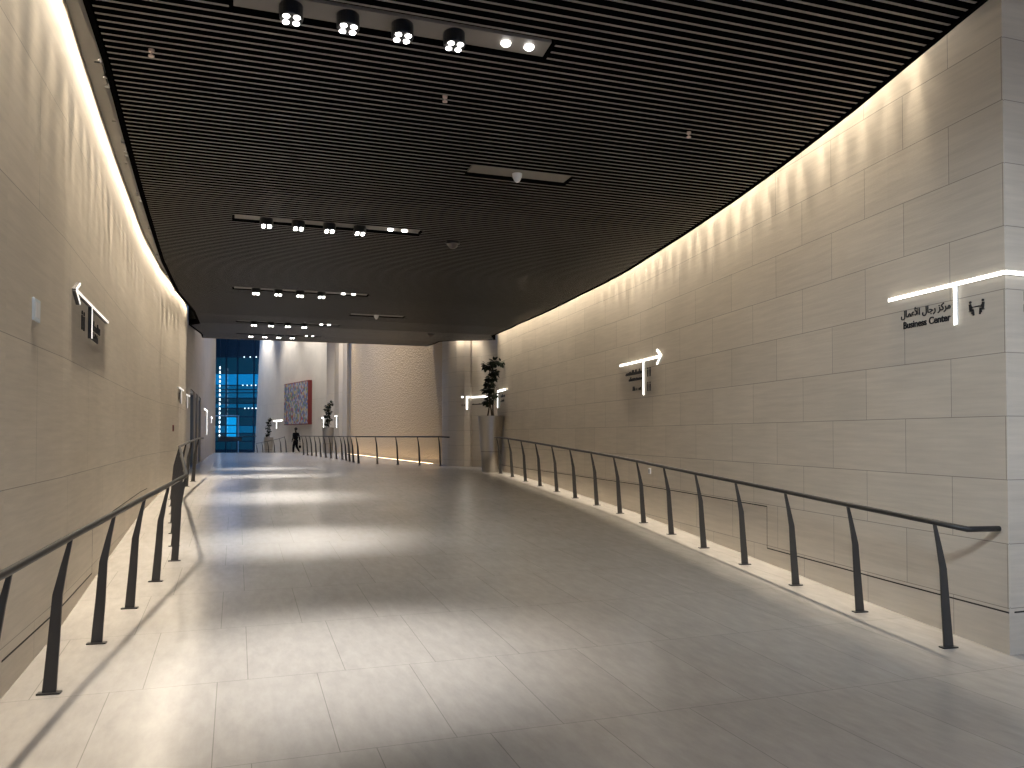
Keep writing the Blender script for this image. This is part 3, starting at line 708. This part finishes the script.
# ------------------------------------------------------------------ person
def person():
    x, y = -14.05, 52.0; z = F(x, y)
    r = thing('person', 'distant person in dark clothes walking along the far railing with a bag in hand', 'person', (x, y, z), math.radians(146))
    K = 1.69 / 1.75
    def skin(name, J, E, root, m, sub=2):
        me = bpy.data.meshes.new(name); me.from_pydata([Vector(j[0]) * K for j in J], E, []); o = bpy.data.objects.new(name, me); COL.objects.link(o)
        me.materials.append(m); sk = o.modifiers.new('s', 'SKIN'); 
        if not me.skin_vertices: bpy.context.view_layer.update()
        for i, j in enumerate(J): me.skin_vertices[0].data[i].radius = (j[1] * K, (j[2] if len(j) > 2 else j[1]) * K); me.skin_vertices[0].data[i].use_root = (i == root)
        s2 = o.modifiers.new('u', 'SUBSURF'); s2.levels = sub; s2.render_levels = sub
        bpy.context.view_layer.update(); dg = bpy.context.evaluated_depsgraph_get(); nm = bpy.data.meshes.new_from_object(o.evaluated_get(dg))
        bpy.data.objects.remove(o); o = bpy.data.objects.new(name, nm); COL.objects.link(o); o.parent = r
        for p in nm.polygons: p.use_smooth = True
        return o
    # body facing +x, mid-stride
    J = [((0, 0, .95), .09, .08), ((0, 0, 1.15), .09, .08), ((0, 0, 1.36), .11, .08), ((0, 0, 1.47), .06), ((.02, 0, 1.56), .055), ((.02, 0, 1.68), .085, .10),
         ((0, .19, 1.40), .045), ((-.06, .25, 1.13), .036), ((.08, .24, .90), .032), ((.10, .24, .82), .035),
         ((0, -.19, 1.40), .045), ((-.05, -.27, 1.13), .036), ((-.10, -.27, .88), .032), ((-.10, -.27, .80), .035),
         ((.0, .09, .88), .095), ((.12, .09, .50), .065), ((.14, .09, .10), .045), ((.16, .09, .04), .045), ((.28, .10, .03), .03),
         ((.0, -.09, .88), .095), ((.02, -.09, .50), .065), ((-.26, -.09, .18), .045), ((-.29, -.09, .10), .04), ((-.20, -.09, .02), .03)]
    Ed = [(0, 1), (1, 2), (2, 3), (3, 4), (4, 5), (2, 6), (6, 7), (7, 8), (8, 9), (2, 10), (10, 11), (11, 12), (12, 13), (0, 14), (14, 15), (15, 16), (16, 17), (17, 18), (0, 19), (19, 20), (20, 21), (21, 22), (22, 23)]
    skin('body', J, Ed, 0, mat('dark_skin_tone', (.05, .03, .022), .6))
    cl = mat('dark_clothes', (.004, .004, .006), .9, spec=.1)
    Js = [((0, 0, .88), .15, .13), ((0, 0, 1.08), .15, .125), ((0, 0, 1.36), .17, .12), ((0, 0, 1.44), .10, .09), ((0, .20, 1.40), .07), ((-.06, .255, 1.13), .058), ((.07, .245, .93), .046), ((0, -.20, 1.40), .07), ((-.05, -.275, 1.13), .058), ((-.09, -.272, .92), .046)]
    skin('jacket', Js, [(0, 1), (1, 2), (2, 3), (2, 4), (4, 5), (5, 6), (2, 7), (7, 8), (8, 9)], 0, cl)
    Jt = [((0, 0, 1.03), .135, .11), ((.0, .09, .86), .11), ((.12, .09, .50), .083), ((.14, .09, .10), .066), ((.0, -.09, .86), .11), ((.02, -.09, .50), .083), ((-.25, -.09, .20), .066)]
    skin('trousers', Jt, [(0, 1), (1, 2), (2, 3), (0, 4), (4, 5), (5, 6)], 0, cl)
    bm = bmesh.new(); bmesh.ops.create_uvsphere(bm, u_segments=18, v_segments=12, radius=.108 * K)
    for v in bm.verts: v.co = Vector((v.co.x * 1.05 - .012, v.co.y * .92, v.co.z * .95 + 1.71 * K))
    bmesh.ops.delete(bm, geom=[v for v in bm.verts if v.co.z < 1.63 * K or (v.co.x > .06 and v.co.z < 1.73 * K)], context='VERTS')
    fin('hair', bm, mat('hair_black', (.01, .008, .007), .7), r, True)
    for sx in ((.22, .09, .035), (-.22, -.09, .06)):
        bm = bmesh.new(); bmesh.ops.create_uvsphere(bm, u_segments=14, v_segments=8, radius=1)
        for v in bm.verts: v.co = Vector((v.co.x * .135 + sx[0], v.co.y * .05 + sx[1], max(v.co.z, -.6) * .055 + sx[2])) * K
        fin('shoe', bm, cl, r, True)
    b = thing('hand_bag', 'small dark bag hanging from the walking person\'s hand', 'bag', (x, y, z), math.radians(146))
    bm = bmesh.new(); box(bm, Vector((-.10, -.27, .50)) * K, (.10, 0, 0), (0, .035, 0), (0, 0, .09)); bmesh.ops.bevel(bm, geom=bm.edges[:], offset=.02, segments=2, affect='EDGES'); fin('bag_body', bm, cl, b, True)
    bm = bmesh.new(); tube(bm, [Vector((-.10 + .06 * math.cos(q), -.27, .58 + .19 * math.sin(q))) * K for q in [math.pi * i / 10 for i in range(11)]], .009, 8); fin('handle', bm, cl, b)
person()

# ------------------------------------------------------------------ glass facade far behind
def facade():
    u0 = 75.5; zb, zt = -1.3, 11.4; c0, c1 = -5.6, 6
    # clip: the wall plane runs across the corridor direction
    x0, x1, y = -29.5, -20.6, 75.0
    r = bpy.data.objects.new('window_1', None); COL.objects.link(r); struct(r); r.location = (0, 0, 0)
    zs = [-1.3, 1.1, 3.2, 3.5, 4.6, 5.0, 5.9, 6.3, 7.05, 8.55, 9.4, 11.4]
    zs = [-1.3, .2, 1.0, 1.75, 2.5, 3.3, 4.1, 4.55, 5.05, 5.55, 5.85, 6.25, 7.35, 8.9, 11.4]
    kinds = [GL_DEEP, GL_DARK, GL_DARK, GL_MID, GL_DARK, GL_DARK, GL_MID, GL_DARK, GL_MID, GL_MID, GL_CLEAR if False else GL_MID, GL_CLEAR, GL_DARK, GL_DEEP]
    xs = [x0, -26.8, -25.75, -24.2, -22.6, x1]
    for i in range(len(zs) - 1):
        for a, b in zip(xs, xs[1:]):
            if i in (2, 3, 4) and a == -26.8: continue
            bm = bmesh.new(); box(bm, ((a + b) / 2, y, (zs[i] + zs[i + 1]) / 2), ((b - a) / 2, 0, 0), (0, .01, 0), (0, 0, (zs[i + 1] - zs[i]) / 2)); fin('glass_pane', bm, kinds[i], r)
    bm = bmesh.new(); box(bm, (-26.275, y, 2.15), (.525, 0, 0), (0, .01, 0), (0, 0, 1.15)); fin('glass_pane', bm, GL_PORTAL, r)
    bm = bmesh.new()
    for z in zs: box(bm, ((x0 + x1) / 2, y - .06, z), ((x1 - x0) / 2, 0, 0), (0, .07, 0), (0, 0, .045))
    for x in xs: box(bm, (x, y - .06, (zb + zt) / 2), (.05, 0, 0), (0, .08, 0), (0, 0, (zt - zb) / 2))
    fin('mullion', bm, M_MULL, r)
    # pale door portal around the clear pane
    bm = bmesh.new()
    for x in (-27.9, -25.6): box(bm, (x, y - .15, 1.05), (.05, 0, 0), (0, .06, 0), (0, 0, 2.35))
    box(bm, (-26.75, y - .15, 3.4), (1.2, 0, 0), (0, .06, 0), (0, 0, .05)); fin('portal', bm, mat('portal_metal', (.35, .45, .5), .3, .6), r)
    # dotted lamp string and glowing dots standing in for lamps reflected in the glazing
    ledm = mat('far_lamp_and_reflection', (1, 1, 1), .5, emit=(.8, .95, 1), estr=1.6)
    o = thing('light_string', 'vertical string of small white lamps in front of the blue glass wall', 'light string', (-27.05, y - 1, 1.6))
    for k in range(16):
        zz = -.2 + k * .42; bm = bmesh.new(); lathe(bm, (0, 0, zz), [(.05, 0), (.06, .05), (.06, .19), (.05, .24)], 8); fin('lamp', bm, ledm, o)
    bm = bmesh.new(); tube(bm, [(0, 0.07, -3), (0, .07, 9.8)], .015, 6); fin('cable', bm, M_MULL, o)
    n = 0
    for zz, xa, xb, m_, where in ((8.9, -25.1, -23.4, 4, 'top'), (6.25, -25.2, -23.2, 6, 'middle'), (4.1, -25.0, -23.6, 5, 'low')):
        for k in range(m_):
            x = xa + (xb - xa) * k / (m_ - 1)
            bm = bmesh.new(); lathe(bm, (x, y - .17, zz), [(.03, -.05), (.05, -.03), (.05, .03), (.03, .05)], 10)
            tag(fin('lamp_reflection', bm, ledm), 'tiny glowing dot standing for a lamp reflection, %s row on the blue glass' % where, 'lamp', 'reflected lamp dots in the %s row' % where)
facade()
# low dark planting box and counter before the glass
bm = bmesh.new(); box(bm, (-21.6, 69, -.1), (1.2, 0, 0), (0, .5, 0), (0, 0, .7)); bmesh.ops.bevel(bm, geom=bm.edges[:], offset=.03, segments=1, affect='EDGES')
# warm strip at the foot of the textured wall
def cove():
    a = Vector((-2.5, 26.9, .62)); b = Vector((-8.35, 41.3, .62)); d = (b - a).normalized(); n = Vector((-d.y, d.x, 0))
    r = thing('floor_strip_light', 'thin warm light strip set in the floor at the foot of the textured wall', 'strip light', (a + b) / 2 + n * .14)
    bm = bmesh.new(); box(bm, (0, 0, 0), d * 7.6, n * .05, (0, 0, .012)); fin('housing', bm, M_TROUGH, r)
    bm = bmesh.new(); box(bm, (0, 0, .014), d * 7.6, n * .035, (0, 0, .004)); fin('diffuser', bm, mat('warm_strip', (1, .9, .7), .5, emit=(1, .72, .42), estr=4), r)
cove()

# ------------------------------------------------------------------ atrium lamps (unseen downlights added in the roof to light the far walls)
for t, u, tt, uu, p, c in [(3.6, 55, 7.6, 57, .42, NEUT), (2.6, 60, 6, 61.5, .42, NEUT), (1.6, 66, 4.2, 68, .5, NEUT), (4.0, 51, 8.6, 53.5, .3, NEUT), (3.6, 29.5, 6.8, 30, .25, WARM), (3.4, 33.5, 6.8, 34, .25, WARM), (3.6, 43.5, 7.5, 44, .5, WARM), (3.6, 37.5, 6.8, 38, .25, WARM), (-2.4, 31, -4.1, 31, .35, WARM), (-3.0, 43, -4.4, 43, .35, WARM), (-3.0, 50, -4.4, 50, .3, WARM)]:
    x, y = xy(t, u); x2, y2 = xy(tt, uu)
    bm = bmesh.new(); lathe(bm, (x, y, 11.4), [(.10, -.04), (.14, -.03), (.15, .02)], 16)
    tag(fin('added_downlight', bm, M_LED), 'unseen downlight added in the high atrium roof to light the walls', 'ceiling light', 'added downlights in the atrium roof')
    spot((x, y, 11.3), (x2, y2, 0), P_ATR * p, 85, .9, c, .1)
# two washers over the rounded wall
for x, y, p in ((-1.72, 25.15, 60), (-2.17, 25.8, 60), (-1.36, 25.0, 40)):
    z = C(tu(x, y)[1]) + .45
    bm = bmesh.new(); lathe(bm, (x, y, z), [(.03, 0), (.035, .01), (.035, .08)], 14); tag(fin('wall_washer', bm, M_LAMPB), 'small wall washer above the rounded wall beside the tall planter', 'lamp', 'wall washers over the rounded wall')
    spot((x, y, z - .02), (x, y, 0), p, 120, 1, WARM, .03)
# added spotlights, unseen behind the camera, put in to brighten the right corner
for x, y in ((-.3, -.6), (1.2, -1.4)):
    z = C(tu(x, y)[1]) - .1; bm = bmesh.new(); lathe(bm, (x, y, z), [(.16, -.06), (.2, -.04), (.2, .0), (.05, .02), (.05, .1)], 20)
    tag(fin('added_corner_spot', bm, M_LED), 'unseen spotlight added behind the camera to brighten the right corner', 'ceiling light', 'added corner spotlights behind the camera')
    spot((x, y, z - .1), (3.2, 6.9, 1.7), 720, 38, 1, (.80, .90, 1.0), .6)
# unseen lobby lamps behind the camera, added to raise the ambient light
for x, y in ((6.5, 1.5), (2.2, -1.5), (9, 4)):
    z = C(tu(x, y)[1]); bm = bmesh.new(); lathe(bm, (x, y, z), [(.07, -.03), (.09, -.02), (.09, .02)], 18)
    tag(fin('added_downlight', bm, M_LED), 'unseen fill downlight added in the lobby ceiling behind the camera', 'ceiling light', 'added lobby fill lights behind the camera')
    spot((x, y, z - .06), (x, y, 0), P_LOBBY * 4, 100, 1, (1, .95, .88), .08)
